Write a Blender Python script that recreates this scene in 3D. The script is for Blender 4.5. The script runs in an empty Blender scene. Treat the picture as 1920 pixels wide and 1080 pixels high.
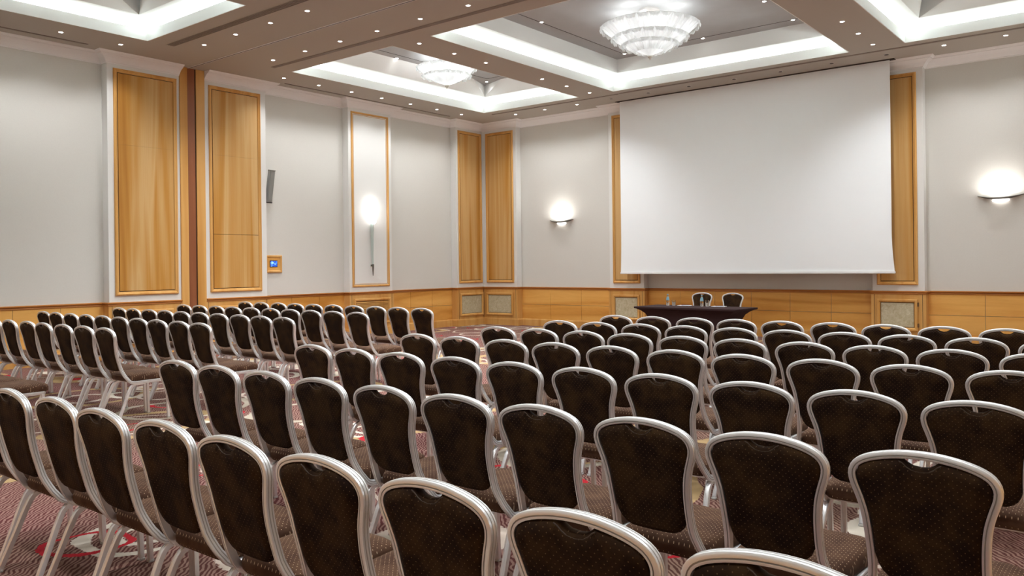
import bpy, bmesh, math, random
from mathutils import Vector, Matrix
random.seed(4)
SC = bpy.context.scene
COL = SC.collection
PI = math.pi

# ------------------------------------------------------------------ camera
F_PX, YAW, ROLL = 1517.4, math.radians(38.67), math.radians(-0.654)
cd = bpy.data.cameras.new('camera'); cam = bpy.data.objects.new('camera', cd); COL.objects.link(cam)
cd.sensor_fit = 'HORIZONTAL'; cd.sensor_width = 36; cd.lens = 36 * F_PX / 1920
cd.shift_x = 0.0; cd.shift_y = -(540 - 497.0) / 1920; cd.clip_start = .05; cd.clip_end = 100
fw = Vector((-math.sin(YAW), math.cos(YAW), 0)); r0 = Vector((math.cos(YAW), math.sin(YAW), 0)); u0 = Vector((0, 0, 1))
rr = r0 * math.cos(ROLL) + u0 * math.sin(ROLL); uu = -r0 * math.sin(ROLL) + u0 * math.cos(ROLL)
m = Matrix((rr, uu, -fw)).transposed().to_4x4(); m.translation = Vector((13.122, -15.254, 1.455))
cam.matrix_world = m; SC.camera = cam

# ------------------------------------------------------------------ world and exposure
w = bpy.data.worlds.new('world'); SC.world = w; w.use_nodes = True
w.node_tree.nodes['Background'].inputs[0].default_value = (1, .95, .9, 1)
w.node_tree.nodes['Background'].inputs[1].default_value = 0.0
SC.view_settings.view_transform = 'Standard'; SC.view_settings.look = 'None'
SC.view_settings.gamma = 1; SC.view_settings.use_curve_mapping = False
SC.view_settings.exposure = 0.86

ZC = 4.93            # ceiling height
RX, RY = 13.68, -15.6   # right wall face, rear wall face
REC = .18            # how far the plain wall lies behind the pilaster faces
COVE = (.86, .985, 1.0)
WARM = (.96, .98, 1.0)
P_COVE, P_DOWN, P_DOWN_WALL = 23, 64, 32

def lamp(name, kind, loc, power, color=(1, 1, 1), rot=None, parent=None, **kw):
    d = bpy.data.lights.new(name, kind); d.energy = power; d.color = color
    for k, v in kw.items(): setattr(d, k, v)
    o = bpy.data.objects.new(name, d); COL.objects.link(o); o.location = loc
    if rot: o.rotation_euler = rot
    if parent: o.parent = parent
    return o

# ------------------------------------------------------------------ materials
def mat(name, color=(.8, .8, .8), rough=.5, metal=0, **kw):
    m = bpy.data.materials.new(name); m.use_nodes = True
    b = m.node_tree.nodes['Principled BSDF']
    b.inputs['Base Color'].default_value = (*color, 1); b.inputs['Roughness'].default_value = rough
    b.inputs['Metallic'].default_value = metal
    for k, v in kw.items(): b.inputs[k].default_value = v
    return m
class NT:
    def __init__(s, m): s.t = m.node_tree; s.n = s.t.nodes; s.b = s.n['Principled BSDF']
    def new(s, typ, **kw):
        x = s.n.new(typ)
        for k, v in kw.items(): setattr(x, k, v)
        return x
    def link(s, a, b): s.t.links.new(a, b)
    def coord(s, out='Object', scale=(1, 1, 1), loc=(0, 0, 0), rot=(0, 0, 0)):
        c = s.new('ShaderNodeTexCoord'); mp = s.new('ShaderNodeMapping')
        mp.inputs['Scale'].default_value = scale; mp.inputs['Location'].default_value = loc; mp.inputs['Rotation'].default_value = rot
        s.link(c.outputs[out], mp.inputs[0]); return mp.outputs[0]
    def world(s, scale=(1, 1, 1), loc=(0, 0, 0)):
        c = s.new('ShaderNodeNewGeometry'); mp = s.new('ShaderNodeMapping')
        mp.inputs['Scale'].default_value = scale; mp.inputs['Location'].default_value = loc
        s.link(c.outputs['Position'], mp.inputs[0]); return mp.outputs[0]
    def noise(s, vec, scale, detail=3, rough=.5, dist=0):
        x = s.new('ShaderNodeTexNoise'); x.inputs['Scale'].default_value = scale; x.inputs['Detail'].default_value = detail
        x.inputs['Roughness'].default_value = rough; x.inputs['Distortion'].default_value = dist
        if vec: s.link(vec, x.inputs['Vector'])
        return x.outputs[0]
    def ramp(s, fac, stops, interp='LINEAR'):
        x = s.new('ShaderNodeValToRGB'); r = x.color_ramp; r.interpolation = interp
        while len(r.elements) < len(stops): r.elements.new(.5)
        for e, (p, c) in zip(r.elements, stops): e.position = p; e.color = (*c, 1) if len(c) == 3 else c
        s.link(fac, x.inputs[0]); return x.outputs[0]
    def math(s, op, a, b=None, c=None):
        x = s.new('ShaderNodeMath', operation=op)
        for i, v in enumerate((a, b, c)):
            if v is None: continue
            if isinstance(v, (int, float)): x.inputs[i].default_value = v
            else: s.link(v, x.inputs[i])
        return x.outputs[0]
    def vmath(s, op, a, b=None):
        x = s.new('ShaderNodeVectorMath', operation=op); s.link(a, x.inputs[0])
        if b is not None:
            if isinstance(b, tuple): x.inputs[1].default_value = b
            else: s.link(b, x.inputs[1])
        return x.outputs['Value'] if op in ('LENGTH', 'DOT_PRODUCT') else x.outputs[0]
    def mix(s, fac, a, b, blend='MIX'):
        x = s.new('ShaderNodeMix', data_type='RGBA', blend_type=blend)
        for i, v in ((0, fac), (6, a), (7, b)):
            if isinstance(v, (int, float)): x.inputs[i].default_value = v
            elif isinstance(v, tuple): x.inputs[i].default_value = (*v, 1)
            else: s.link(v, x.inputs[i])
        return x.outputs[2]
    def bump(s, h, strength=.2, dist=.01):
        x = s.new('ShaderNodeBump'); x.inputs['Strength'].default_value = strength; x.inputs['Distance'].default_value = dist
        s.link(h, x.inputs['Height']); s.link(x.outputs[0], s.b.inputs['Normal'])
    def base(s, c): s.link(c, s.b.inputs['Base Color'])

def wood(name, a, b, c, axis='z', scale=1.0, rough=.35):
    m = mat(name, b, rough, 0, **{'Specular IOR Level': .28}); n = NT(m)
    sx = {'z': (3.2, 3.2, .14), 'h': (.35, .35, 3.4)}[axis]
    v = n.world(scale=tuple(k * scale for k in sx))
    big = n.noise(v, 1.0, 2, .5, .8)
    fine = n.noise(n.world(scale=tuple(k * scale * q for k, q in zip(sx, (14, 14, 5 if axis == 'z' else 14)))), 1.4, 4, .65, .3)
    f = n.math('ADD', n.math('MULTIPLY', big, .86), n.math('MULTIPLY', fine, .14))
    n.base(n.ramp(f, [(.28, c), (.44, b), (.6, a), (.78, b)]))
    n.bump(fine, .04)
    return m
M = {}
M['veneer'] = wood('golden_veneer', (.63, .395, .165), (.52, .25, .05), (.35, .13, .012), 'z', 1.0, .5)
M['dado'] = wood('dado_veneer', (.82, .45, .125), (.70, .335, .075), (.50, .205, .03), 'h')
M['frame_wood'] = wood('frame_wood', (.68, .38, .125), (.62, .315, .085), (.50, .225, .048), 'z', 1.5, .4)
M['rail_wood'] = wood('rail_wood', (.46, .18, .04), (.40, .15, .03), (.32, .11, .02), 'h', 1.0, .3)
M['post_dark'] = wood('post_dark', (.30, .105, .045), (.25, .085, .035), (.19, .06, .025), 'z')
M['groove'] = mat('groove', (.05, .022, .008), .7)
M['seam'] = mat('seam_metal', (.36, .33, .27), .5, .3)

def plaster(name, col, var=.03, sc=60):
    m = mat(name, col, .8, 0, **{'Specular IOR Level': .15}); n = NT(m); v = n.world()
    f = n.noise(v, sc, 3)
    n.base(n.ramp(f, [(.3, tuple(k * (1 - var) for k in col)), (.7, col)])); n.bump(f, .05, .003)
    return m
M['wallpaper'] = plaster('wallpaper', (.675, .655, .61))
M['white'] = plaster('white_paint', (.76, .755, .73), .01)
M['crown'] = plaster('crown_paint', (.84, .82, .81), .01)
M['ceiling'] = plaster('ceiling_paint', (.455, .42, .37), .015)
M['cove'] = plaster('cove_paint', (.86, .875, .86), .005)
M['tray'] = plaster('tray_paint', (.46, .47, .475), .04, 5)
M['screen'] = mat('screen_cloth', (.93, .965, .985), .9, 0, **{'Specular IOR Level': .1})
M['screen_bar'] = mat('screen_bar', (.85, .86, .86), .4)

# aluminium chair frame
m = mat('chair_aluminium', (.90, .91, .925), .34, .75); n = NT(m)
f = n.noise(n.coord(scale=(1, 1, 1)), 55, 3); n.link(n.ramp(f, [(.3, (.32,) * 3), (.7, (.35,) * 3)]), n.b.inputs['Roughness'])
M['alu'] = m
M['alu_groove_shade'] = mat('aluminium_groove_shade', (.50, .49, .48), .5, .5)  # darker copy of the aluminium, shade of the ribs painted into its grooves
M['foot'] = mat('foot_cap', (.55, .55, .54), .5)

def fabric(name, dark, light, uv, dot_col):
    m = mat(name, dark, .85); n = NT(m)
    c = n.coord(); sep = n.new('ShaderNodeSeparateXYZ'); n.link(c, sep.inputs[0])
    cmb = n.new('ShaderNodeCombineXYZ'); n.link(sep.outputs['XYZ'.index(uv[0])], cmb.inputs[0]); n.link(sep.outputs['XYZ'.index(uv[1])], cmb.inputs[1])
    def lattice(off):
        mp = n.new('ShaderNodeMapping'); mp.inputs['Scale'].default_value = (1 / .021, 1 / .021, 1); mp.inputs['Location'].default_value = (off, off, 0)
        n.link(cmb.outputs[0], mp.inputs[0])
        fr = n.vmath('FRACTION', mp.outputs[0]); d = n.vmath('LENGTH', n.vmath('SUBTRACT', fr, (.5, .5, 0)))
        return n.math('LESS_THAN', d, .068)
    dots = n.math('MAXIMUM', lattice(.5), lattice(0))
    oi = n.new('ShaderNodeObjectInfo')
    v2 = n.vmath('ADD', n.coord(scale=(1, 1, 1)), oi.outputs['Location'])
    patch = n.noise(v2, 9, 3, .6); weave = n.noise(n.coord(scale=(90, 90, 400)), 1, 2)
    base = n.mix(n.ramp(patch, [(.38, (0, 0, 0)), (.68, (1, 1, 1))]), dark, light)
    base = n.mix(n.math('MULTIPLY', weave, .45), base, tuple(k * .4 for k in dark))
    n.base(n.mix(dots, base, dot_col))
    n.b.inputs['Sheen Weight'].default_value = .0 if name == 'back_fabric' else .06; n.b.inputs['Sheen Roughness'].default_value = .4; n.b.inputs['Specular IOR Level'].default_value = .12
    n.b.inputs['Sheen Tint'].default_value = (.75, .55, .42, 1)
    n.bump(n.noise(c, 500, 2), .15, .001)
    return m
M['back_fabric'] = fabric('back_fabric', (.015, .0062, .0033), (.052, .026, .0085), 'XZ', (.13, .08, .042))
M['seat_fabric_lit'] = fabric('seat_fabric_lit', (.070, .033, .020), (.125, .066, .038), 'XY', (.58, .42, .27))  # lighter copy of the backrest cloth, velvet sheen painted into its colour
M['piping'] = mat('piping', (.05, .03, .018), .7)

# carpet: fine wavy stripes under loose rings of cream, tan and red
m = mat('carpet', (.3, .2, .17), .95, 0, **{'Specular IOR Level': .08}); n = NT(m)
P = n.world()
warp = n.new('ShaderNodeVectorMath', operation='SCALE'); nz = n.new('ShaderNodeTexNoise'); nz.inputs['Scale'].default_value = 1.1
n.link(P, nz.inputs['Vector']); n.link(nz.outputs['Color'], warp.inputs[0]); warp.inputs['Scale'].default_value = .5
PW = n.vmath('ADD', P, warp.outputs[0])
wv = n.new('ShaderNodeTexWave', wave_type='BANDS', bands_direction='DIAGONAL'); n.link(P, wv.inputs['Vector'])
wv.inputs['Scale'].default_value = 19; wv.inputs['Distortion'].default_value = 9; wv.inputs['Detail'].default_value = 1.5; wv.inputs['Detail Scale'].default_value = .55
tone = n.noise(P, .55, 2)
darkc = n.ramp(tone, [(.35, (.115, .032, .032)), (.65, (.10, .045, .034))])
litec = n.ramp(tone, [(.35, (.30, .165, .145)), (.65, (.28, .180, .135))])
base = n.mix(n.ramp(wv.outputs['Fac'], [(.38, (0, 0, 0)), (.62, (1, 1, 1))]), darkc, litec)
ragged = n.noise(P, 38, 3, .7)
def rings(scale, loc, r, wd, col, base, fill=False):
    mp = n.new('ShaderNodeMapping'); mp.inputs['Location'].default_value = loc; mp.inputs['Scale'].default_value = (scale, scale * .8, 0)
    n.link(PW, mp.inputs[0])
    vo = n.new('ShaderNodeTexVoronoi', feature='F1'); vo.inputs['Scale'].default_value = 1; vo.inputs['Randomness'].default_value = .75
    n.link(mp.outputs[0], vo.inputs['Vector'])
    d = n.math('ADD', vo.outputs['Distance'], n.math('MULTIPLY', n.math('SUBTRACT', ragged, .5), .035))
    k = n.math('LESS_THAN', n.math('ABSOLUTE', n.math('SUBTRACT', d, r)), wd)
    return n.mix(k, base, col)
base = rings(.62, (3.1, 1.7, 0), .36, .032, (.42, .29, .145), base)
base = rings(1.0, (7.3, 4.4, 0), .30, .028, (.60, .54, .45), base)
base = rings(1.0, (7.3, 4.4, 0), .17, .02, (.58, .52, .44), base)
base = rings(.85, (1.3, 9.1, 0), .40, .014, (.60, .50, .42), base)
base = rings(1.15, (5.3, 2.1, 0), .24, .016, (.42, .02, .03), base)
base = rings(.6, (2.3, 6.1, 0), .33, .022, (.44, .38, .30), base)
n.base(base); n.bump(n.noise(P, 260, 2), .5, .004)
M['carpet'] = m

m = mat('stone_insert', (.4, .36, .25), .45); n = NT(m)
f = n.noise(n.world(), 14, 6, .7, 1.2); n.base(n.ramp(f, [(.3, (.42, .35, .20)), (.55, (.55, .49, .34)), (.75, (.68, .64, .50))]))
M['stone'] = m
M['cloth'] = mat('table_cloth', (.030, .014, .014), .8, 0, **{'Specular IOR Level': .15})
M['glass'] = mat('clear_glass', (.95, .98, .98), .03, 0, **{'Transmission Weight': 1.0, 'IOR': 1.45})
M['label_blue'] = mat('bottle_label', (.22, .42, .52), .5)
M['paper'] = mat('paper', (.82, .81, .79), .6)
M['pen'] = mat('pen', (.05, .06, .2), .4)
M['metal_dark'] = mat('dark_metal', (.16, .15, .13), .4, .7)
M['brass'] = mat('hinge_metal', (.20, .13, .07), .4, .8)
M['speaker'] = mat('speaker_grey', (.38, .39, .385), .5, .1)
M['speaker_grille'] = mat('speaker_grille', (.27, .27, .255), .6)
M['black'] = mat('black_plastic', (.012, .012, .014), .4)
M['vent'] = mat('vent_dark', (.035, .022, .015), .7)
M['vent_slat'] = mat('vent_slat', (.33, .28, .24), .6)
M['trim_ring'] = mat('downlight_ring', (.62, .6, .58), .4, .3)

def emit(name, col, s):
    m = mat(name, (0, 0, 0), .6); b = m.node_tree.nodes['Principled BSDF']
    b.inputs['Emission Color'].default_value = (*col, 1); b.inputs['Emission Strength'].default_value = s
    return m
M['lamp_on'] = emit('lamp_on', (1, .96, .93), 14)
M['lamp_soft'] = emit('lamp_soft', (1, .97, .94), 3)
m = emit('touch_screen', (.05, .15, .7), 1.0); n = NT(m)
vo = n.new('ShaderNodeTexVoronoi'); vo.inputs['Scale'].default_value = 26; n.link(n.coord(), vo.inputs['Vector'])
n.link(n.ramp(vo.outputs['Distance'], [(.25, (.01, .04, .35)), (.55, (.03, .16, .75)), (.8, (.3, .55, 1))]), n.b.inputs['Emission Color'])
M['touch'] = m

# frosted Murano-like glass
m = bpy.data.materials.new('frosted_petal_glass'); m.use_nodes = True; t = m.node_tree; n = NT(m)
out = t.nodes['Material Output']
tr = n.new('ShaderNodeBsdfTranslucent'); tr.inputs[0].default_value = (.78, .80, .81, 1)
tp = n.new('ShaderNodeBsdfTransparent'); tp.inputs[0].default_value = (.95, .97, .97, 1)
n.b.inputs['Base Color'].default_value = (.9, .92, .92, 1); n.b.inputs['Roughness'].default_value = .18
f = n.noise(n.coord(), 70, 3, .6); n.bump(f, .6, .006)
m1 = n.new('ShaderNodeMixShader'); m1.inputs[0].default_value = .62; n.link(n.b.outputs[0], m1.inputs[1]); n.link(tr.outputs[0], m1.inputs[2])
m2 = n.new('ShaderNodeMixShader'); m2.inputs[0].default_value = .22; n.link(m1.outputs[0], m2.inputs[1]); n.link(tp.outputs[0], m2.inputs[2])
n.link(m2.outputs[0], out.inputs[0])
M['murano'] = m
M['finial'] = mat('finial_glass', (.80, .78, .70), .15, 0, **{'Transmission Weight': .3})

# ------------------------------------------------------------------ mesh helpers
def link(name, me, parent=None, loc=(0, 0, 0), rot=0):
    o = bpy.data.objects.new(name, me); COL.objects.link(o)
    o.location = loc; o.rotation_euler = (0, 0, rot)
    if parent: o.parent = parent
    return o
def finish(name, bm, mats, smooth=False):
    bmesh.ops.recalc_face_normals(bm, faces=bm.faces[:])
    me = bpy.data.meshes.new(name); bm.to_mesh(me); bm.free()
    for x in (mats if isinstance(mats, (list, tuple)) else [mats]): me.materials.append(x)
    if smooth:
        for p in me.polygons: p.use_smooth = True
        try: me.set_sharp_from_angle(angle=math.radians(38))
        except Exception: pass
    return me
def obj(name, bm, mats, parent=None, loc=(0, 0, 0), rot=0, smooth=False):
    return link(name, finish(name, bm, mats, smooth), parent, loc, rot)
def box(bm, x0, x1, y0, y1, z0, z1, bev=0):
    vs = [bm.verts.new((x, y, z)) for x in (x0, x1) for y in (y0, y1) for z in (z0, z1)]
    fs = [(0, 1, 3, 2), (4, 6, 7, 5), (0, 4, 5, 1), (2, 3, 7, 6), (0, 2, 6, 4), (1, 5, 7, 3)]
    faces = [bm.faces.new([vs[i] for i in f]) for f in fs]
    if bev:
        es = list({e for f in faces for e in f.edges}); bmesh.ops.bevel(bm, geom=es, offset=bev, segments=2, affect='EDGES')
def boxes(*a, bev=0):
    bm = bmesh.new()
    for q in a: box(bm, *q, bev=bev)
    return bm
def loft(bm, loops, close=True, cap0=True, cap1=True, ring=False):
    L = [[bm.verts.new(p) for p in lp] for lp in loops]
    n = len(L[0]); K = len(L)
    for i in range(K if ring else K - 1):
        a, b = L[i], L[(i + 1) % K]
        for j in range(n if close else n - 1):
            k = (j + 1) % n
            bm.faces.new((a[j], a[k], b[k], b[j]))
    if not ring:
        if cap0: bm.faces.new(L[0])
        if cap1: bm.faces.new(L[-1])
    return L
def lathe(bm, prof, n=24, c=(0, 0, 0)):
    loops = []
    for r, z in prof:
        loops.append([(c[0] + max(r, 1e-4) * math.cos(2 * PI * k / n), c[1] + max(r, 1e-4) * math.sin(2 * PI * k / n), c[2] + z) for k in range(n)])
    loft(bm, loops)
def sweep_wall(bm, pts, prof):
    """extrude a (offset, z) profile along a plan path; the room lies on the right of the path"""
    P = [Vector(p) for p in pts]; loops = []
    for i, p in enumerate(P):
        ns = []
        if i > 0: d = (p - P[i - 1]).normalized(); ns.append(Vector((d.y, -d.x)))
        if i < len(P) - 1: d = (P[i + 1] - p).normalized(); ns.append(Vector((d.y, -d.x)))
        nn = ns[0] if len(ns) == 1 else (ns[0] + ns[1]) / (1 + ns[0].dot(ns[1]))
        loops.append([(p.x + nn.x * o, p.y + nn.y * o, z) for o, z in prof])
    loft(bm, loops)
def tube(bm, pts, r, n=8, cap=True):
    P = [Vector(p) for p in pts]; loops = []
    rs = r if isinstance(r, (list, tuple)) else [r] * len(P)
    up = None
    for i, p in enumerate(P):
        t = (P[min(i + 1, len(P) - 1)] - P[max(i - 1, 0)]).normalized()
        if up is None: up = Vector((0, 0, 1)) if abs(t.z) < .9 else Vector((1, 0, 0))
        a = (up - up.dot(t) * t).normalized(); b = t.cross(a); up = a
        loops.append([p + (a * math.cos(2 * PI * k / n) + b * math.sin(2 * PI * k / n)) * rs[i] for k in range(n)])
    loft(bm, loops, cap0=cap, cap1=cap)
class Plane:
    """a wall plane: u runs along the wall, z up, h comes out into the room"""
    def __init__(s, axis, at, sign): s.axis, s.at, s.sign = axis, at, sign
    def p(s, u, z, h):
        if s.axis == 'x': return (s.at + s.sign * h, u, z)
        return (u, s.at + s.sign * h, z)
    def box(s, bm, u0, u1, z0, z1, h0, h1, bev=0):
        a, b = s.p(u0, z0, h0), s.p(u1, z1, h1)
        box(bm, *sorted((a[0], b[0])), *sorted((a[1], b[1])), *sorted((a[2], b[2])), bev=bev)
    def mould(s, bm, u0, u1, z0, z1, prof):
        """mitred picture-frame moulding, prof = (inset, height)"""
        loops = [[s.p(u0 + i, z0 + i, h), s.p(u1 - i, z0 + i, h), s.p(u1 - i, z1 - i, h), s.p(u0 + i, z1 - i, h)] for i, h in prof]
        loft(bm, loops, ring=True)
    def part(s, name, parent, mt, *q, bev=0):
        bm = bmesh.new(); s.box(bm, *q, bev=bev); return obj(name, bm, mt, parent)
def tag(o, label=None, cat=None, group=None, kind=None):
    if label: o['label'] = label
    if cat: o['category'] = cat
    if group: o['group'] = group
    if kind: o['kind'] = kind
    return o
def empty(name, loc, rot, label, cat, group=None):
    o = bpy.data.objects.new(name, None); COL.objects.link(o); o.location = loc; o.rotation_euler = (0, 0, rot); o.empty_display_size = .1
    return tag(o, label, cat, group)
def struct(name, bm, mt): return tag(obj(name, bm, mt), kind='structure')

# ------------------------------------------------------------------ floor, walls
T = .14
bm = boxes((-.5, RX + .3, RY - .3, .5, -.1, 0)); struct('floor', bm, M['carpet'])
wall_left = struct('wall_left', boxes((-REC - T, -REC, RY - T, REC + T, 0, ZC + .8)), M['wallpaper'])
wall_back = struct('wall_back', boxes((-REC, RX + T, REC, REC + T, 0, ZC + .8)), M['wallpaper'])
wall_right = struct('wall_right', boxes((RX, RX + T, RY - T, REC, 0, ZC + .8)), M['wallpaper'])
wall_rear = struct('wall_rear', boxes((-REC, RX, RY - T, RY, 0, ZC + .8)), M['wallpaper'])
PL, PB = Plane('x', 0, 1), Plane('y', 0, -1)
PR, PQ = Plane('x', RX, -1), Plane('y', RY, 1)

FRAME = [(0, 0), (0, .022), (.010, .034), (.026, .036), (.034, .026), (.052, .020), (.062, .006), (.062, 0)]
THIN = [(0, 0), (0, .018), (.008, .026), (.028, .026), (.036, .014), (.040, 0)]
BASEF = [(0, .03), (0, .045), (.010, .058), (.036, .058), (.050, .045), (.058, .036), (.058, .03)]
ZB, ZT, ZR, ZS = 1.032, 4.703, .868, .168     # panel bottom/top, dado rail underside, skirting top
def pilaster(pl, wall, u0, u1, kind, f0, f1, b0, b1, insert='stone', hinges=False, splits=()):
    bm = bmesh.new(); pl.box(bm, u0, u1, 0, ZC, -REC, 0); pil = obj('pilaster', bm, M['white'], wall)
    if kind:
        bm = bmesh.new(); pl.mould(bm, f0, f1, ZB, ZT, FRAME if kind == 'wood' else THIN); fr = obj('panel_frame', bm, M['frame_wood'], pil)
        if kind == 'wood':
            i = .062
            bm = bmesh.new(); pl.box(bm, f0 + .05, f1 - .05, ZB + .05, ZT - .05, 0, .004); obj('panel_backing', bm, M['groove'], pil)
            zs = [ZB + i + .008] + list(splits) + [ZT - i - .008]
            for a, b in zip(zs, zs[1:]):
                pl.part('veneer_panel', pil, M['veneer'], f0 + i + .008, f1 - i - .008, a + (.0008 if a > 3 else .004), b - (.0008 if 3 < b < 4 else .004), 0, .016)
        else:
            bm = bmesh.new(); pl.mould(bm, f0 + .055, f1 - .055, ZB + .055, ZT - .055, [(0, 0), (0, .008), (.008, .008), (.008, 0)]); obj('inner_bead', bm, M['frame_wood'], pil)
    # timber cladding of the pilaster foot: a door-like front with moulding and insert
    bm = bmesh.new(); pl.box(bm, u0 - .022, u1 + .022, 0, ZR, -REC, .022); obj('base_cladding', bm, M['frame_wood'], pil)
    pl.part('base_gap', pil, M['groove'], u0 + .030, u0 + .037, 0, ZR, .021, .0235)
    pl.part('base_gap', pil, M['groove'], u1 - .037, u1 - .030, 0, ZR, .021, .0235)
    if b1 > b0:
        fr = bmesh.new(); pl.mould(fr, b0, b1, .235, .786, BASEF); door = obj('base_frame', fr, M['frame_wood'], pil)
        if insert == 'stone':
            pl.part('insert_edge', pil, M['groove'], b0 + .05, b1 - .05, .285, .736, .0222, .026)
            pl.part('stone_insert', pil, M['stone'], b0 + .068, b1 - .068, .303, .718, .0222, .034)
        else:
            pl.part('louvre_backing', pil, M['groove'], b0 + .05, b1 - .05, .285, .736, .0222, .024)
            z = .30
            while z < .72:
                bm = bmesh.new()
                a, b = b0 + .058, b1 - .058
                loft(bm, [[pl.p(u, z + .020, .026), pl.p(u, z, .050), pl.p(u, z + .005, .052), pl.p(u, z + .026, .026)] for u in (a, b)])
                obj('louvre_slat', bm, M['frame_wood'], pil); z += .030
        if hinges:
            for z in (.66, .30):
                bm = bmesh.new(); pl.box(bm, b1 - .006, b1 + .018, z, z + .07, .03, .062, bev=.004); obj('hinge', bm, M['brass'], pil)
    return pil
pilaster(PL, wall_left, -9.176, -7.955, 'wood', -9.08, -8.01, -8.98, -8.12, splits=(3.48,))
pilaster(PL, wall_left, -7.495, -6.24, 'wood', -7.41, -6.36, -7.30, -6.46, splits=(2.065, 3.48))
pilaster(PL, wall_left, -4.25, -3.06, 'frame', -4.18, -3.145, -4.17, -3.15, insert='louvre')
pilaster(PL, wall_left, -.957, 0.0, 'wood', -.897, -.053, -.897, -.053)
pilaster(PL, wall_left, -12.38, -11.19, 'frame', -12.31, -11.27, -12.3, -11.28, insert='louvre')
pilaster(PL, wall_left, RY, -14.63, 'wood', RY + .06, -14.7, RY + .06, -14.7)
pilaster(PB, wall_back, -.0, 1.07, 'wood', .125, .982, .125, .965)
pilaster(PB, wall_back, 3.672, 4.52, 'wood', 3.765, 4.432, 3.765, 4.432)
pilaster(PB, wall_back, 9.13, 9.975, 'wood', 9.207, 9.873, 9.207, 9.870, hinges=True)
pilaster(PB, wall_back, 12.61, RX, 'wood', 12.70, RX - .13, 12.72, RX - .13)

def dado(pl, wall, u0, u1, n, rec=REC):
    bm = bmesh.new(); pl.box(bm, u0, u1, ZS - .02, ZR + .01, -rec, -rec + .012); obj('dado_backing', bm, M['seam'], wall)
    w_ = (u1 - u0) / n
    for i in range(n):
        for za, zb in ((ZS, .509), (.516, ZR)):
            pl.part('dado_panel', wall, M['dado'], u0 + i * w_ + .0035, u0 + (i + 1) * w_ - .0035, za, zb, -rec + .010, -rec + .022)
for a, b, c in ((-14.63, -12.38, 3), (-11.19, -9.176, 3), (-6.24, -4.25, 3), (-3.06, -.957, 3)): dado(PL, wall_left, a, b, c)
for a, b, c in ((1.07, 3.672, 3), (4.52, 9.13, 6), (9.975, 12.61, 3)): dado(PB, wall_back, a, b, c)
dado(PR, wall_right, RY, 0, 18, 0); dado(PQ, wall_rear, 0, RX, 16, 0)

r = -REC
seg_a = [(0, RY), (0, -14.63), (r, -14.63), (r, -12.38), (0, -12.38), (0, -11.19), (r, -11.19), (r, -9.176), (0, -9.176), (0, -7.955)]
seg_b = [(0, -7.495), (0, -6.24), (r, -6.24), (r, -4.25), (0, -4.25), (0, -3.06), (r, -3.06), (r, -.957), (0, -.957), (0, 0)]
q = REC
seg_c = [(0, 0), (1.07, 0), (1.07, q), (3.672, q), (3.672, 0), (4.52, 0), (4.52, q), (9.13, q), (9.13, 0), (9.975, 0), (9.975, q), (12.61, q), (12.61, 0), (RX, 0)]
seg_r = [(RX, 0), (RX, RY), (0, RY)]
CROWN = [(0, ZC - .165), (.012, ZC - .165), (.014, ZC - .148), (.028, ZC - .140), (.045, ZC - .118), (.075, ZC - .085), (.115, ZC - .058), (.150, ZC - .045), (.155, ZC - .030), (.178, ZC - .026), (.195, ZC - .010), (.2, ZC), (0, ZC)]
RAIL = [(.0, ZR), (.030, ZR), (.034, ZR + .010), (.030, ZR + .022), (.040, ZR + .030), (.050, ZR + .044), (.050, ZR + .052), (.040, ZR + .060), (0, ZR + .060)]
SKIRT = [(0, 0), (.038, 0), (.038, ZS - .03), (.034, ZS - .012), (.026, ZS), (0, ZS)]
k = 0
for nm, prof, mt in (('trim', CROWN, M['crown']), ('trim', RAIL, M['rail_wood']), ('baseboard', SKIRT, M['frame_wood'])):
    for seg, side in ((seg_a, 'left'), (seg_b, 'left_front'), (seg_c, 'back'), (seg_r, 'right')):
        k += 1; bm = bmesh.new(); sweep_wall(bm, seg, prof)
        struct('trim_%d' % k if nm == 'trim' else 'baseboard_' + side, bm, mt)

# timber post of the folding-wall track
post = struct('trim_20', boxes((-REC, .012, -7.675, -7.79 - .022, 0, ZC)), M['post_dark'])
obj('post_board', boxes((-REC, .03, -7.955, -7.818, 0, ZC), bev=.004), M['frame_wood'], post)
obj('post_board', boxes((-REC, .03, -7.658, -7.495, 0, ZC), bev=.004), M['frame_wood'], post)
for y in (-7.816, -7.662): obj('post_joint', boxes((0, .016, y - .006, y + .006, 0, ZC)), M['groove'], post)

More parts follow.
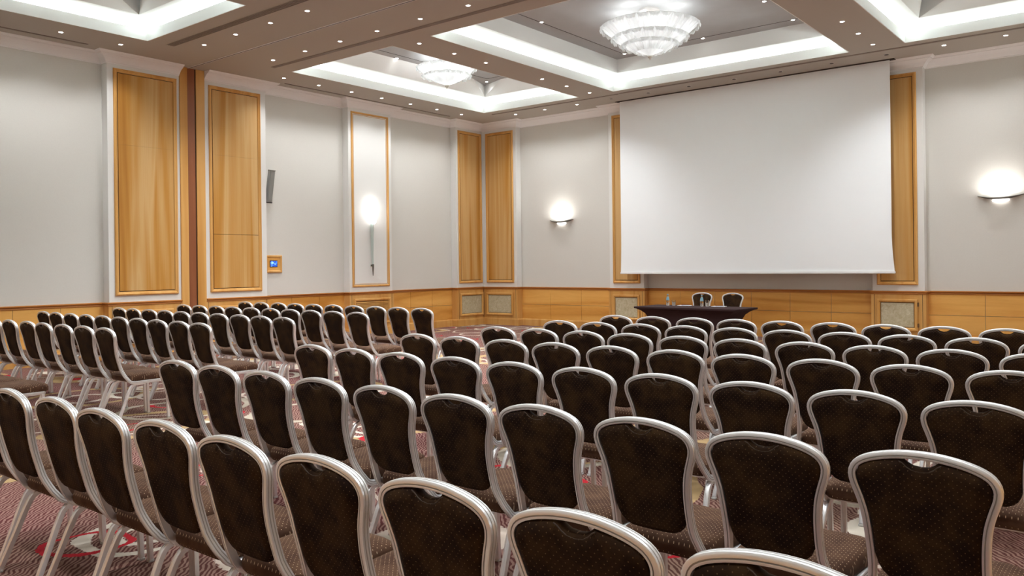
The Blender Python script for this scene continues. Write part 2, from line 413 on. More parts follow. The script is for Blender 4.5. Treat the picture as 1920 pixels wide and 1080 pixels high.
# ------------------------------------------------------------------ ceiling with light coves
XS = [(1.12, 3.72), (4.55, 9.13), (9.97, 12.56)]
YS = [(-6.46, -1.22), (-14.32, -9.07)]
TH = .15
bm = bmesh.new()
xe = [-REC] + [v for p in XS for v in p] + [RX]; ye = [RY, -14.32, -9.07, -6.46, -1.22, REC]
for i in range(7):
    for j in range(5):
        if i % 2 and j % 2: continue
        if j % 2 == 0 and i: continue
        if j % 2 == 0: box(bm, -REC, RX, ye[j], ye[j + 1], ZC, ZC + TH)
        else: box(bm, xe[i], xe[i + 1], ye[j], ye[j + 1], ZC, ZC + TH)
ceiling = struct('ceiling', bm, M['ceiling'])
Z1, Z2 = 5.215, 5.485
for ci, (x0, x1) in enumerate(XS):
    for cj, (y0, y1) in enumerate(YS):
        # fascia lining
        bm = bmesh.new(); e = .012
        for a in ((x0, x0 + e, y0, y1), (x1 - e, x1, y0, y1), (x0, x1, y0, y0 + e), (x0, x1, y1 - e, y1)): box(bm, *a, ZC - .002, ZC + TH + .012)
        obj('coffer_fascia', bm, M['cove'], ceiling)
        o_, i_ = .30, .27
        X0, X1, Y0, Y1 = x0 - o_, x1 + o_, y0 - o_, y1 + o_
        if ci == 0: X1 = x1 + .27
        # cove: upstand behind the trough and its flat soffit
        bm = bmesh.new()
        for a in ((X0 - .03, X0, Y0, Y1), (X1, X1 + .03, Y0, Y1), (X0, X1, Y0 - .03, Y0), (X0, X1, Y1, Y1 + .03)): box(bm, *a, ZC + TH, Z1 + .02)
        ix0, ix1, iy0, iy1 = x0 + i_, x1 - i_, y0 + i_, y1 - i_
        for a in ((X0, ix0, Y0, Y1), (ix1, X1, Y0, Y1), (ix0, ix1, Y0, iy0), (ix0, ix1, iy1, Y1)): box(bm, *a, Z1, Z1 + .02)
        obj('cove_soffit', bm, M['cove'], ceiling)
        # raised tray
        bm = bmesh.new()
        if ci == 1:
            c0 = [(ix0, iy0, Z1), (ix1, iy0, Z1), (ix1, iy1, Z1), (ix0, iy1, Z1)]
            c1 = [(ix0 - .02, iy0 - .02, Z2), (ix1 + .02, iy0 - .02, Z2), (ix1 + .02, iy1 + .02, Z2), (ix0 - .02, iy1 + .02, Z2)]
            loft(bm, [c0, c1], cap0=False, cap1=False)
        else:
            # the corners fold back in two facets that meet the square at its foot
            def V(x, y, z): return bm.verts.new((x, y, z))
            A = [(ix0, iy0), (ix1, iy0), (ix1, iy1), (ix0, iy1)]; S = [(1, 1), (-1, 1), (-1, -1), (1, -1)]
            lo = [V(x, y, Z1) for x, y in A]; hi = [V(x - sx * .04, y - sy * .04, Z2) for (x, y), (sx, sy) in zip(A, S)]
            L_, I_ = .62, .20
            tx = [V(x + sx * L_, y + sy * I_, Z2) for (x, y), (sx, sy) in zip(A, S)]; ty = [V(x + sx * I_, y + sy * L_, Z2) for (x, y), (sx, sy) in zip(A, S)]
            for i_c in range(4):
                bm.faces.new((lo[i_c], hi[i_c], tx[i_c])); bm.faces.new((lo[i_c], ty[i_c], hi[i_c]))
            bm.faces.new((lo[0], tx[0], tx[1], lo[1])); bm.faces.new((lo[2], tx[2], tx[3], lo[3]))
            bm.faces.new((lo[1], ty[1], ty[2], lo[2])); bm.faces.new((lo[3], ty[3], ty[0], lo[0]))
        obj('tray_side', bm, M['cove'], ceiling)
        bm = boxes((ix0 - .15, ix1 + .15, iy0 - .15, iy1 + .15, Z2, Z2 + .03)); tray = obj('tray_ceiling', bm, M['tray'], ceiling)
        g = .30 if ci == 1 else .42
        bm = bmesh.new()
        for a in ((ix0 + g, ix0 + g + .010, iy0 + g, iy1 - g), (ix1 - g - .010, ix1 - g, iy0 + g, iy1 - g), (ix0 + g, ix1 - g, iy0 + g, iy0 + g + .010), (ix0 + g, ix1 - g, iy1 - g - .010, iy1 - g)): box(bm, *a, Z2 - .004, Z2)
        obj('tray_groove', bm, M['vent'], tray)
        # cove lamps lying in the trough
        zl = ZC + TH + .012
        lx, ly = x1 - x0 + .2, y1 - y0 + .2; off = .13
        for lc, sx_ in (((x0 - off, (y0 + y1) / 2), 'y'), ((x1 + off, (y0 + y1) / 2), 'y'), (((x0 + x1) / 2, y0 - off), 'x'), (((x0 + x1) / 2, y1 + off), 'x')):
            ln = ly if sx_ == 'y' else lx
            d = lamp('cove_lamp', 'AREA', (lc[0], lc[1], zl), P_COVE * ln / 5, COVE, rot=(PI, 0, 0), shape='RECTANGLE',
                     size=(.12 if sx_ == 'y' else ln), size_y=(ln if sx_ == 'y' else .12))

# folding-wall track line
bm = boxes((.03, RX, -7.802, -7.782, ZC - .010, ZC + .01)); tr = struct('trim_21', bm, M['black'])
obj('track_lip', boxes((.03, RX, -7.782, -7.770, ZC - .008, ZC + .01), (.03, RX, -7.814, -7.802, ZC - .008, ZC + .01)), M['crown'], tr)

# ------------------------------------------------------------------ air vents in the ceiling
def vent(x0, x1, y0, y1, nslot, label):
    o = empty('air_vent', ((x0 + x1) / 2, (y0 + y1) / 2, ZC), 0, label, 'air vent', 'linear ceiling air vents')
    cx, cy = (x0 + x1) / 2, (y0 + y1) / 2
    obj('vent_backing', boxes((x0 - cx, x1 - cx, y0 - cy, y1 - cy, -.003, .0)), M['vent'], o)
    alongx = (x1 - x0) > (y1 - y0); wd = (y1 - y0) if alongx else (x1 - x0); a = -wd / 2
    for k in range(nslot + 1):
        c = a + wd * k / nslot; t_ = .0058 if nslot > 1 else .002
        q_ = (x0 - cx, x1 - cx, c - t_, c + t_) if alongx else (c - t_, c + t_, y0 - cy, y1 - cy)
        obj('vent_slat', boxes((*q_, -.009, -.003)), M['vent_slat'], o)
vent(1.15, 6.1, -8.785, -8.675, 4, 'long slotted ceiling vent near the left foreground downlights, widest and darkest one')
vent(1.15, 8.6, -6.90, -6.83, 3, 'long slotted ceiling vent running beside the coffers, past the middle beam')
vent(1.14, 4.5, -.965, -.93, 2, 'thin ceiling vent in front of the back wall, left of the screen')
vent(4.55, 12.5, -1.00, -.955, 2, 'thin ceiling vent above the projection screen running on to the right')
vent(.26, .285, -5.99, -1.45, 1, 'thin ceiling slot close to the left wall above the glowing torch lamp')
vent(.26, .285, -13.9, -9.58, 1, 'thin ceiling slot close to the left wall in the near left corner')

# ------------------------------------------------------------------ downlights
def mk_downlight():
    bm = bmesh.new(); lathe(bm, [(.044, .0), (.044, -.003), (.036, -.005), (.027, -.002), (.027, .0)], 20); ring = finish('ring', bm, M['trim_ring'], True)
    bm = bmesh.new(); lathe(bm, [(.028, -.0015), (.028, -.0035), (.02, -.0045), (0, -.005)], 16); on = finish('lamp', bm, M['lamp_on'])
    bm = bmesh.new(); lathe(bm, [(.036, -.0055), (.036, -.0065), (0, -.0065)], 16); off = finish('lamp', bm, M['vent'])
    return ring, on, off
RING, LON, LOFF = mk_downlight()
def downlight(x, y, z, on, label, group, power, cone=125, soft=.05):
    o = empty('ceiling_downlight', (x, y, z), 0, label, 'downlight', group)
    link('trim_ring', RING, o); link('bulb', LON if on else LOFF, o)
    if on: lamp('downlight_lamp', 'SPOT', (x, y, z - .02), power, WARM, spot_size=math.radians(cone), spot_blend=.8 if cone > 110 else 1, shadow_soft_size=soft)
ORD = ['first', 'second', 'third', 'fourth', 'fifth', 'sixth', 'seventh', 'eighth', 'ninth', 'tenth', 'eleventh', 'twelfth']
YW = [-1.43, -2.24, -3.05, -3.87, -4.67, -5.47, -6.26]
for k_, y in enumerate(YW):
    downlight(.62, y, ZC, True, 'small lit ceiling spot by the left wall, %s from the room corner' % ORD[k_], 'ceiling spots along the left wall', P_DOWN_WALL)
for k_, y in enumerate((-9.25, -10.12, -10.98)):
    downlight(.63, y, ZC, True, 'small lit ceiling spot in the near left corner, %s beyond the big coffer corner' % ORD[k_], 'ceiling spots in the near left corner', P_DOWN_WALL)
XR = [1.57, 2.43, 3.30, 4.14, 5.04, 5.94, 6.80]
for k_, x in enumerate(XR):
    downlight(x, -7.155, ZC, True, 'lit ceiling spot in the row beyond the track line, %s from the left wall' % ORD[k_], 'ceiling spots in the far row along the track', P_DOWN)
    downlight(x, -8.405, ZC, True, 'lit ceiling spot in the row before the track line, %s from the left wall' % ORD[k_], 'ceiling spots in the near row along the track', P_DOWN)
YB = [-1.44, -2.25, -3.05, -4.67, -5.47, -6.27]
for k_, y in enumerate(YB):
    downlight(4.13, y, ZC, True, 'lit ceiling spot on the beam between the chandelier coffers, %s from the back wall' % ORD[k_], 'ceiling spots on the beam between chandeliers', P_DOWN)
for k_, y in enumerate((-1.47, -2.28, -3.08)):
    downlight(9.56, y, ZC, True, 'lit ceiling spot on the beam right of the large chandelier, %s from the screen' % ORD[k_], 'ceiling spots on the right beam', P_DOWN)
for k_, x in enumerate((1.56, 2.39, 3.26)):
    downlight(x, -.61, ZC, True, 'lit ceiling spot before the back wall, %s from the room corner' % ORD[k_], 'ceiling spots left of the screen', P_DOWN_WALL)
for k_, x in enumerate((4.15, 5.03, 5.93, 6.86, 7.75, 8.66, 9.56)):
    downlight(x, -.64, ZC, False, 'unlit dark ceiling spot above the screen, %s from the left' % ORD[k_], 'unlit ceiling spots above the screen', 0)
for k_, x in enumerate((10.43, 11.29)):
    downlight(x, -.645, ZC, True, 'lit ceiling spot above the right wall lamp bay, %s right of the screen' % ORD[k_], 'ceiling spots right of the screen', P_DOWN_WALL)
for (x, y, nm) in ((5.14, -1.75, 'far left corner'), (6.76, -1.75, 'far side, directly above the screen middle'), (8.39, -1.78, 'far right corner'), (8.39, -3.03, 'right side'), (5.14, -4.42, 'left side')):
    downlight(x, y, Z2, True, 'lit ceiling spot inside the large chandelier coffer, ' + nm, 'ceiling spots in the large coffer', 36, 100, .15)
for (x, y, nm) in ((1.62, -4.38, 'left of the chandelier'), (1.62, -1.70, 'right of the chandelier')):
    downlight(x, y, Z2, True, 'lit ceiling spot inside the small chandelier coffer, ' + nm, 'ceiling spots in the small coffer', 3)
# the rest of the same grid, outside the frame: light only
for x in (7.7, 8.6, 9.56, 10.43, 11.29, 12.2):
    for y in (-7.155, -8.405): lamp('downlight_lamp', 'SPOT', (x, y, ZC - .02), P_DOWN, WARM, spot_size=math.radians(125), spot_blend=.8, shadow_soft_size=.05)
for y in (-10.1, -10.95, -12.6, -13.4):
    for x in (4.13, 9.56): lamp('downlight_lamp', 'SPOT', (x, y, ZC - .02), P_DOWN, WARM, spot_size=math.radians(125), spot_blend=.8, shadow_soft_size=.05)
for x in (2.4, 4.15, 5.9, 7.7, 9.5, 11.3, 12.9):
    lamp('downlight_lamp', 'SPOT', (x, -14.95, ZC - .02), P_DOWN, WARM, spot_size=math.radians(125), spot_blend=.8, shadow_soft_size=.05)
for y in (-1.5, -3.1, -4.7, -6.3, -9.3, -11, -12.6):
    lamp('downlight_lamp', 'SPOT', (13.05, y, ZC - .02), P_DOWN, WARM, spot_size=math.radians(125), spot_blend=.8, shadow_soft_size=.05)

# ------------------------------------------------------------------ chandeliers
def petal(bm, r0, z0, r1, z1, curl, w0, w1, ang, n=9, nu=6):
    """ribbed leaf from (r0,z0) out and up to (r1,z1), its tip rolling outwards and down"""
    grid = []
    for i in range(n + 1):
        t = i / n
        s = min(t / .78, 1)
        r = r0 + (r1 - r0) * s; z = z0 + (z1 - z0) * (s ** .85)
        if t > .78:
            a = (t - .78) / .22 * PI * .78
            r = r1 + curl * math.sin(a); z = z1 - curl * (1 - math.cos(a)) * .9
        wd = (w0 + (w1 - w0) * s) * (1 if t < .9 else 1 - (t - .9) * 3.2)
        row = []
        for j in range(nu + 1):
            u = j / nu * 2 - 1
            ph = ang + u * wd / max(r, .05)
            bul = .020 * (1 - u * u) + .004 * math.cos(u * PI * 3)
            tip = .018 * abs(math.sin(u * PI * 1.5)) if i == n else 0
            row.append(((r + bul) * math.cos(ph), (r + bul) * math.sin(ph), z - bul * .6 - tip))
        grid.append(row)
    V = [[bm.verts.new(p) for p in row] for row in grid]
    for i in range(n):
        for j in range(nu): bm.faces.new((V[i][j], V[i][j + 1], V[i + 1][j + 1], V[i + 1][j]))
def chandelier(x, y, tiers, bowl, label, zc, power, glow_r):
    o = empty('chandelier', (x, y, 0), 0, label, 'chandelier', None)
    for (r0, z0, r1, z1, cnt, curl) in tiers:
        bm = bmesh.new(); petal(bm, r0, z0, r1, z1, curl, PI * r0 / cnt * 1.02, PI * r1 / cnt * .98, 0)
        me = finish('glass_petal', bm, M['murano'], True)
        for k in range(cnt): link('glass_petal', me, o, rot=2 * PI * (k + .5 * (tiers.index((r0, z0, r1, z1, cnt, curl)) % 2)) / cnt)
    bm = bmesh.new(); R_, zt, zb = bowl; L = []
    for i in range(9):
        t = i / 8; rr_ = R_ * (1 - t) ** .72 if i < 8 else .012; z = zt + (zb - zt) * t
        L.append([(rr_ * (1 + .025 * math.cos(14 * 2 * PI * k / 84)) * math.cos(2 * PI * k / 84), rr_ * (1 + .025 * math.cos(14 * 2 * PI * k / 84)) * math.sin(2 * PI * k / 84), z) for k in range(84)])
    loft(bm, L, cap0=False); obj('glass_bowl', bm, M['murano'], o, smooth=True)
    bm = bmesh.new(); lathe(bm, [(.010, 0), (.036, -.004), (.042, -.020), (.026, -.034), (.014, -.052), (.004, -.072)], 14, (0, 0, zb)); obj('finial', bm, M['finial'], o, smooth=True)
    top = tiers[0]
    bm = bmesh.new(); lathe(bm, [(.16, zc), (.16, zc - .03), (.03, zc - .05), (.02, zb + .05), (.0, zb)], 20); obj('stem', bm, M['trim_ring'], o, smooth=True)
    bm = bmesh.new(); nb = 8
    for k in range(nb):
        a = 2 * PI * (k + .25) / nb; rb = top[2] * .62; bmesh.ops.create_uvsphere(bm, u_segments=10, v_segments=8, radius=.028, matrix=Matrix.Translation((rb * math.cos(a), rb * math.sin(a), top[3] - .10)))
    obj('bulbs', bm, M['lamp_soft'], o)
    for k in range(6):
        a = 2 * PI * (k + .25) / 6; rb = top[2] * .62
        lamp('chandelier_lamp', 'POINT', (x + rb * math.cos(a), y + rb * math.sin(a), top[3] + .05), power / 6, (1, 1, 1), shadow_soft_size=.05)
    lamp('chandelier_lamp', 'POINT', (x, y + .1, (top[3] + zb) / 2 + .02), power / 9, (1, 1, 1), shadow_soft_size=.05)
chandelier(6.84, -3.84, [(.50, 5.01, .735, 5.235, 26, .040), (.37, 4.90, .565, 5.06, 20, .036), (.22, 4.81, .415, 4.95, 15, .034)], (.28, 4.885, 4.752),
           'larger frosted glass petal chandelier with three tiers, nearest the projection screen', Z2, 9, .5)
chandelier(2.43, -3.84, [(.36, 5.10, .545, 5.295, 20, .034), (.14, 5.0, .44, 5.14, 15, .030)], (.33, 5.065, 4.935),
           'smaller frosted glass petal chandelier hanging in the far left coffer', Z2, 7, .4)

# ------------------------------------------------------------------ projection screen
scr = empty('projection_screen', (6.82, -.25, 1.255), 0, 'large blank white projection screen hanging from the ceiling over the table', 'projection screen')
bm = bmesh.new(); L = []
for i in range(25):
    t = i / 24; z = 3.670 * (1 - t); fl = .045 * max(0, (t - .82) / .18) ** 1.6
    L.append([(-2.70 - fl * .4, -.002, z), (2.695 + fl, -.002, z), (2.695 + fl, .002, z), (-2.70 - fl * .4, .002, z)])
loft(bm, L); obj('screen_cloth', bm, M['screen'], scr)
bm = bmesh.new(); box(bm, -2.725, 2.75, -.018, .018, -.02, .022, bev=.006); obj('weight_bar', bm, M['screen_bar'], scr)
obj('screen_slot', boxes((-2.78, 2.78, -.06, .06, 3.664, 3.672)), M['vent'], scr)

# ------------------------------------------------------------------ wall lamps
def crescent(x, z, label):
    o = empty('wall_lamp', (x, REC, z), 0, label, 'wall lamp', 'crescent wall lamps on the back wall')
    bm = bmesh.new(); L = []; n_ = 28; W_ = .335
    for i in range(n_ + 1):
        u = -1 + 2 * i / n_; c = max(1 - u * u, .0) ; xx = u * W_
        dep = .012 + .135 * c ** .7; zz = -.045 * c + .045 ; th = .006 + .026 * c
        L.append([(xx, -.002, zz), (xx, -dep, zz), (xx, -dep - .004, zz - th * .4), (xx, -dep * .75, zz - th), (xx, -.002, zz - th)])
    loft(bm, L); obj('lamp_dish', bm, M['metal_dark'], o, smooth=True)
    bm = bmesh.new(); L = []
    for s_, zz in ((.12, -.028), (.125, -.045), (.11, -.062), (.07, -.072)):
        L.append([(s_ * math.cos(PI + PI * k / 10), .6 * s_ * math.sin(PI + PI * k / 10) - .004, zz) for k in range(11)])
    loft(bm, L); obj('glass_diffuser', bm, M['lamp_soft'], o, smooth=True)
    lamp('wall_lamp_light', 'AREA', (x, REC - .085, z + .05), 4.5, (1, .97, .93), rot=(PI, 0, 0), shape='RECTANGLE', size=.30, size_y=.07)
    lamp('wall_lamp_glow', 'POINT', (x, REC - .10, z + .10), 1.2, (1, .97, .93), shadow_soft_size=.04)
crescent(2.27, 2.455, 'dark crescent wall lamp glowing upward, left of the projection screen')
crescent(11.09, 2.475, 'dark crescent wall lamp glowing upward, right of the projection screen')
# torch lamp on the framed pilaster
o = empty('torch_lamp', (0, -3.66, 1.26), 0, 'tall slender torch wall lamp glowing on the white framed pilaster', 'wall lamp')
bm = bmesh.new(); tube(bm, [(.055, 0, 0), (.057, 0, .10), (.062, 0, .25)], [.006, .014, .020], 10); obj('metal_tip', bm, M['metal_dark'], o, smooth=True)
m = mat('fin_glass', (.62, .72, .68), .25, 0, **{'Transmission Weight': .35}); M['fin'] = m
bm = bmesh.new(); L = []
for i in range(9):
    t = i / 8; hw = .020 + .028 * t; z = .25 + .86 * t
    L.append([(.045, -hw, z), (.060, -hw * .5, z), (.075, 0, z), (.060, hw * .5, z), (.045, hw, z)])
loft(bm, L); obj('glass_fin', bm, M['fin'], o, smooth=True)
bm = bmesh.new(); lathe(bm, [(.03, 1.10), (.06, 1.14), (.078, 1.22), (.078, 1.40), (.062, 1.42), (0, 1.42)], 20, (.085, 0, 0)); obj('glass_shade', bm, M['lamp_soft'], o, smooth=True)
for z in (1.16, 1.40):
    bm = bmesh.new(); lathe(bm, [(.081, z), (.083, z + .006), (.081, z + .012)], 20, (.085, 0, 0)); obj('shade_band', bm, M['trim_ring'], o, smooth=True)
obj('wall_bracket', boxes((0, .05, -.02, .02, 1.2, 1.3), (0, .05, -.012, .012, .2, .24)), M['metal_dark'], o)
lamp('torch_light', 'POINT', (.16, -3.66, 2.62), 2.6, (1, .98, .95), shadow_soft_size=.06)
lamp('torch_light', 'POINT', (.10, -3.66, 2.76), 1.3, (1, .98, .95), shadow_soft_size=.04)

# ------------------------------------------------------------------ speaker, touch panel
o = empty('column_speaker', (-REC + .10, -6.135, 2.70), 0, 'slim grey column speaker tilted on the left wall above the touch panel', 'speaker')
tilt = math.radians(11)
def tl(me_ob): me_ob.rotation_euler = (0, tilt, 0); return me_ob
tl(obj('speaker_body', boxes((-.05, .035, -.052, .052, 0, .60), bev=.006), M['speaker'], o))
tl(obj('speaker_grille', boxes((.035, .045, -.046, .046, .02, .58), bev=.003), M['speaker_grille'], o))
tl(obj('end_cap', boxes((-.052, .046, -.054, .054, -.012, .006)), M['black'], o)); tl(obj('end_cap', boxes((-.052, .046, -.054, .054, .598, .612)), M['metal_dark'], o))
bm = bmesh.new(); tube(bm, [(-.10, -.03, .13), (-.06, -.05, .15), (-.02, -.03, .16)], .012, 8); box(bm, -.102, -.092, -.06, 0, .10, .18); obj('wall_bracket', bm, M['metal_dark'], o)
PW_ = Plane('x', -REC, 1)
o = empty('touch_panel', (-REC, -5.975, 1.36), 0, 'blue lit touch screen in a square golden wooden wall frame', 'touch panel')
PT = Plane('x', 0, 1)
bm = bmesh.new(); PT.mould(bm, -.185, .185, 0, .335, [(0, 0), (0, .022), (.010, .032), (.03, .032), (.045, .020), (.045, 0)]); obj('wood_frame', bm, M['frame_wood'], o)
PT.part('mounting_board', o, M['dado'], -.142, .142, .043, .292, 0, .014)
PT.part('screen_bezel', o, M['black'], -.092, .082, .108, .236, .014, .024, bev=.004)
PT.part('display', o, M['touch'], -.079, .069, .119, .225, .024, .026)

# ------------------------------------------------------------------ speakers' table and what is on it
tr_ = math.radians(-4.0)
tb = empty('conference_table', (7.295, -3.32, 0), tr_, 'long table under a fitted dark brown cloth in front of the screen', 'table')
def rr_loop(hx, hy, r_, z, sag=0, n_=4):
    pts = []
    for cx, cy, a0 in ((hx - r_, hy - r_, 0), (-hx + r_, hy - r_, 90), (-hx + r_, -hy + r_, 180), (hx - r_, -hy + r_, 270)):
        for i in range(n_ + 1):
            a = math.radians(a0 + 90 * i / n_); pts.append((cx + r_ * math.cos(a), cy + r_ * math.sin(a), z))
    return pts
bm = bmesh.new(); L = []
for z, ins in ((0.0, .235), (.25, .24), (.45, .235), (.56, .21), (.64, .165), (.69, .10), (.715, .045), (.725, .004), (.745, 0), (.75, .004)):
    L.append(rr_loop(.915 - ins, .37 - ins * .55, .02, z))
loft(bm, L); obj('fitted_cloth', bm, M['cloth'], tb, smooth=True)
bm = bmesh.new(); box(bm, -.905, .905, -.36, .36, .7505, .7525); obj('cloth_top', bm, M['cloth'], tb)
ZTB = .7525
def bottle(x, y, label):
    o = empty('water_bottle', (x, y, ZTB), 0, label, 'bottle', 'small water bottles on the table')
    bm = bmesh.new(); lathe(bm, [(0, .001), (.024, 0), (.027, .006), (.027, .09), (.023, .115), (.012, .15), (.0105, .175), (.0105, .18), (0, .18)], 18); obj('bottle_glass', bm, M['glass'], o, smooth=True)
    bm = bmesh.new(); lathe(bm, [(.0275, .085), (.0275, .092), (.024, .116), (.014, .146), (.0135, .146), (.0235, .115), (.027, .09)], 18); obj('blue_label', bm, M['label_blue'], o, smooth=True)
    bm = bmesh.new(); lathe(bm, [(.0125, .168), (.0125, .19), (0, .191)], 14); obj('bottle_cap', bm, M['label_blue'], o, smooth=True)
def tumbler(x, y, label):
    o = empty('drinking_glass', (x, y, ZTB), 0, label, 'glass', 'drinking glasses on the table')
    bm = bmesh.new(); lathe(bm, [(0, 0), (.027, 0), (.029, .004), (.033, .095), (.0315, .095), (.0275, .008), (0, .008)], 20); obj('glass_body', bm, M['glass'], o, smooth=True)
bottle(6.70, -3.075, 'small clear water bottle with pale blue top, left end of the dark table')
tumbler(6.80, -3.055, 'clear drinking glass beside the left water bottle on the dark table')
bottle(7.33, -3.11, 'small clear water bottle with pale blue top, before the left white-framed chair')
tumbler(7.42, -3.10, 'clear drinking glass beside the right water bottle on the dark table')
def pad(x, y, label):
    o = empty('notepad', (x, y, ZTB), .1, label, 'notepad', 'white notepads on the table')
    obj('sheets', boxes((-.105, .105, -.07, .07, 0, .004)), M['paper'], o)
    bm = bmesh.new(); tube(bm, [(-.05, -.01, .008), (.08, .02, .008)], .004, 8); obj('pen', bm, M['pen'], o)
pad(6.98, -3.02, 'white notepad with pen lying on the left half of the dark table')
pad(7.60, -3.06, 'white notepad with pen lying on the dark table right of the bottles')

# ------------------------------------------------------------------ banquet chairs
def yl(z):  # lean of the back, measured from the top rail
    pts = [(.37, .150), (.48, .092), (.64, .048), (.82, .014), (.91, 0)]
    if z <= .37: return .15
    for (a, b), (c, d) in zip(pts, pts[1:]):
        if z <= c: return b + (d - b) * (z - a) / (c - a)
    return 0
HALF = [(.40, .175), (.45, .165), (.50, .157), (.55, .153), (.60, .1535), (.65, .156), (.70, .161), (.74, .170), (.775, .1825), (.80, .190), (.825, .1915), (.847, .182), (.863, .164), (.8765, .134), (.887, .094), (.8943, .048), (.8965, 0)]
def smooth_path(pts, it=2):
    for _ in range(it):
        q_ = [pts[0]]
        for a, b in zip(pts, pts[1:]): q_ += [a * .75 + b * .25, a * .25 + b * .75]
        q_.append(pts[-1]); pts = q_
    return pts
def section_sweep(bm, pts, outs, sec, dark=()):
    loops = []
    for i, p in enumerate(pts):
        t = (pts[min(i + 1, len(pts) - 1)] - pts[max(i - 1, 0)]).normalized()
        W_ = (outs[i] - outs[i].dot(t) * t).normalized(); D_ = t.cross(W_)
        loops.append([p + W_ * a + D_ * b for a, b in sec])
    L = loft(bm, loops)
    bm.faces.ensure_lookup_table()
    n = len(sec)
    for i in range(len(pts) - 1):
        for j in dark: bm.faces[i * n + j].material_index = 1
SEC = [(-.0105, -0.0133), (-.010, -0.0103), (-.010, 0.0103), (-.0105, 0.0133), (-.008, 0.0146), (-.0045, 0.0146), (-.0038, 0.0112), (-.0018, 0.0112), (-.001, 0.0146), (.0065, 0.0146), (.0105, 0.0125), (.0115, 0.0073), (.0100, 0.0062), (.0100, 0.0045), (.0115, 0.0034), (.0115, -0.0034), (.0100, -0.0045), (.0100, -0.0062), (.0115, -0.0073), (.0105, -0.0125), (.0065, -0.0146), (-.001, -0.0146), (-.0018, -0.0112), (-.0038, -0.0112), (-.0045, -0.0146), (-.008, -0.0146)]
def build_chair():
    half = [Vector((-x, yl(z), z)) for z, x in HALF]
    side = [Vector((-.196, .52, .378)), Vector((-.194, .40, .378)), Vector((-.190, .28, .376)), Vector((-.187, .21, .374)), Vector((-.185, .172, .378)), Vector((-.183, .150, .392)), Vector((-.179, .136, .412)), Vector((-.172, .118, .436))]
    left = side + half[2:]
    full = left + [Vector((-p.x, p.y, p.z)) for p in reversed(left[:-1])]
    pts = smooth_path(full, 1)
    outs = []
    c = Vector((0, .03, .70))
    for i, p in enumerate(pts):
        if p.z < .76: outs.append(Vector((math.copysign(1, p.x), 0, 0)))
        else:
            t = pts[min(i + 1, len(pts) - 1)] - pts[max(i - 1, 0)]
            nn = Vector((-t.z, 0, t.x)); nn = nn if nn.dot(p - c) > 0 else -nn; outs.append(nn.normalized())
    bm = bmesh.new(); section_sweep(bm, pts, outs, SEC, (5, 6, 7, 11, 12, 13, 15, 16, 17, 21, 22, 23))
    # cross bars under the seat
    box(bm, -.185, .185, .20, .222, .366, .384); box(bm, -.19, .19, .49, .512, .366, .384)
    frame = finish('back_frame', bm, [M['alu'], M['alu_groove_shade']], True)
    # back pad
    def hw(z):
        for (a, b), (c_, d) in zip(HALF, HALF[1:]):
            if z <= c_: return b + (d - b) * max(0, (z - a)) / (c_ - a)
        return 0
    out = []
    zz = [.57, .61, .65, .70, .74, .775, .80, .82, .845, .862, .872]
    right_ = [(hw(z) - .0105, z) for z in zz[:-3]] + [(hw(.848) - .010, .846), (.146, .862), (.120, .8705), (.085, .878), (.055, .8825), (.046, .881), (.036, .872), (.022, .8645), (.0, .8615)]
    bot = [(0, .486), (.055, .487), (.085, .490), (.108, .500), (.125, .517), (.136, .540)]
    R_ = bot + right_
    loop = R_ + [(-x, z) for x, z in reversed(R_[1:-1])]
    cx_, cz_ = 0, .67
    def ring(ins, d):
        o_ = []
        N = len(loop)
        for i, (x, z) in enumerate(loop):
            a, b = loop[i - 1], loop[(i + 1) % N]; tx, tz = b[0] - a[0], b[1] - a[1]; l = math.hypot(tx, tz) or 1
            nx, nz = -tz / l, tx / l   # inward for counter-clockwise
            o_.append(Vector((x + nx * ins, yl(z) + d, z + nz * ins)))
        return o_
    bm = bmesh.new()
    loft(bm, [ring(.035, -.021), ring(.018, -.0195), ring(.007, -.0155), ring(.0015, -.008), ring(0, 0), ring(.0015, .010), ring(.010, .020), ring(.03, .027)])
    bmesh.ops.triangulate(bm, faces=[f for f in bm.faces if len(f.verts) > 4])
    back = finish('backrest', bm, M['back_fabric'], True)
    bm = bmesh.new(); tube(bm, [(x, yl(z) - .0165, z - .008) for x, z in [(-.056, .8835), (-.046, .878), (-.036, .868), (-.022, .860), (0, .857), (.022, .860), (.036, .868), (.046, .878), (.056, .8835)]], .0022, 5); pip = finish('grip_piping', bm, M['piping'], True)
    # seat cushion
    bm = bmesh.new()
    def sl(ins, z):
        pts_ = []
        hx0, hx1, y0, y1 = .178 - ins, .208 - ins, .135 + ins, .565 - ins
        for cx, cy, a0, r_ in ((hx1, y1, 0, .055), (-hx1, y1, 90, .055), (-hx0, y0, 180, .045), (hx0, y0, 270, .045)):
            sx, sy = (1 if cx > 0 else -1), (1 if cy > .3 else -1)
            for i in range(6):
                a = math.radians(a0 + 90 * i / 5); pts_.append((cx - sx * r_ + r_ * math.cos(a), cy - sy * r_ + r_ * math.sin(a), z))
        return pts_
    loft(bm, [sl(.03, .384), sl(.008, .388), sl(0, .400), sl(-.002, .425), sl(.004, .446), sl(.022, .460), sl(.055, .468), sl(.10, .471)])
    seat = finish('seat', bm, M['seat_fabric_lit'], True)
    # legs
    LS = [(-.0125, -.010), (-.0125, .010), (-.009, .0125), (-.002, .0125), (-.001, .0105), (.001, .0105), (.002, .0125), (.009, .0125), (.0125, .010), (.0125, -.010), (.009, -.0125), (.002, -.0125), (.001, -.0105), (-.001, -.0105), (-.002, -.0125), (-.009, -.0125)]
    legs = []; feet = []
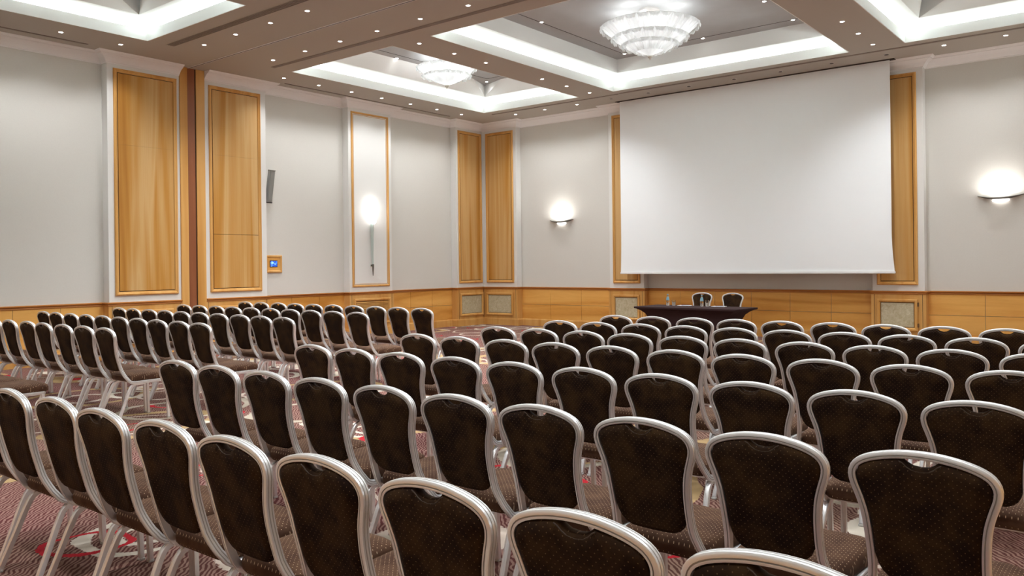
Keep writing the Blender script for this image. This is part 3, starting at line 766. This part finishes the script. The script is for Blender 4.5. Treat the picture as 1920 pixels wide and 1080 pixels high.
    for s_ in (-1, 1):
        P_ = [Vector((s_ * .196, .505, .370)), Vector((s_ * .197, .512, .30)), Vector((s_ * .199, .522, .012))]
        bm = bmesh.new(); section_sweep(bm, P_, [Vector((1, 0, 0))] * 3, LS); legs.append(finish('leg', bm, M['alu'], True))
        bm = bmesh.new(); box(bm, s_ * .199 - .0145, s_ * .199 + .0145, .508, .537, 0, .014, bev=.003); feet.append(finish('foot_cap', bm, M['foot']))
        P_ = smooth_path([Vector((s_ * .176, .30, .362)), Vector((s_ * .176, .225, .362)), Vector((s_ * .177, .175, .350)), Vector((s_ * .180, .145, .30)), Vector((s_ * .188, .095, .17)), Vector((s_ * .199, .028, .012))], 2)
        bm = bmesh.new(); section_sweep(bm, P_, [Vector((1, 0, 0))] * len(P_), LS); legs.append(finish('leg', bm, M['alu'], True))
        bm = bmesh.new(); box(bm, s_ * .199 - .0145, s_ * .199 + .0145, .010, .040, 0, .014, bev=.003); feet.append(finish('foot_cap', bm, M['foot']))
    return frame, back, pip, seat, legs, feet
FR, BK, PP, ST, LG, FT = build_chair()
def first_chair():
    o = bpy.data.objects.new('banquet_chair', None); COL.objects.link(o); o.empty_display_size = .1
    link('back_frame', FR, o); b = link('backrest', BK, o); link('grip_piping', PP, b); link('seat', ST, o)
    for l, f in zip(LG, FT): q_ = link('leg', l, o); link('foot_cap', f, q_)
    return o
PROTO = first_chair(); USED = [False]
def copy_tree(o, parent=None):
    c = o.copy(); COL.objects.link(c); c.parent = parent
    for ch in list(o.children): copy_tree(ch, c)
    return c
def chair(x, y, rot, label, group):
    if USED[0]: o = copy_tree(PROTO)
    else: o = PROTO; USED[0] = True
    o.location = (x, y, 0); o.rotation_euler = (0, 0, rot); tag(o, label, 'chair', group); return o
ROW = ['front', 'second', 'third', 'fourth', 'fifth', 'sixth', 'seventh']
right = [(8.56, .451, 9, -7.78), (8.51, .4495, 10, -8.76), (8.49, .4535, 10, -9.69), (8.41, .4600, 10, -10.61), (8.41, .4615, 10, -11.67), (8.49, .4545, 10, -12.73), (8.475, .4545, 10, -13.775)]
for ri, (x0, dx, cnt, y) in enumerate(right):
    for k_ in range(cnt):
        chair(x0 + dx * k_ + random.uniform(-.005, .005), y + random.uniform(-.012, .012), math.radians(random.uniform(-.7, .7)),
              'brown dotted silver-framed chair, right block, %s row, %s seat from the centre aisle' % (ROW[ri], ORD[k_]), 'banquet chairs of the right block')
leftb = [(5.57, .4685, 10, -7.725), (5.51, .460, 10, -8.775), (5.52, .460, 10, -9.825), (5.50, .459, 10, -10.82), (5.30, .4535, 8, -11.69), (5.245, .455, 3, -12.79)]
sl_ = [.030, .022, .032, .030, 0, 0]
for ri, (x0, dx, cnt, y) in enumerate(leftb):
    for k_ in range(cnt):
        chair(x0 - dx * k_ + random.uniform(-.005, .005), y + sl_[ri] * dx * k_ + random.uniform(-.012, .012), math.radians(random.uniform(-.7, .7)),
              'brown dotted silver-framed chair, left block, %s row, %s seat from the centre aisle' % (ROW[ri], ORD[k_]), 'banquet chairs of the left block')
chair(6.50, -1.34, PI, 'brown chair facing the room behind the dark table, the left of two', 'chairs behind the table')
chair(7.10, -1.35, PI, 'brown chair facing the room behind the dark table, the right of two', 'chairs behind the table')
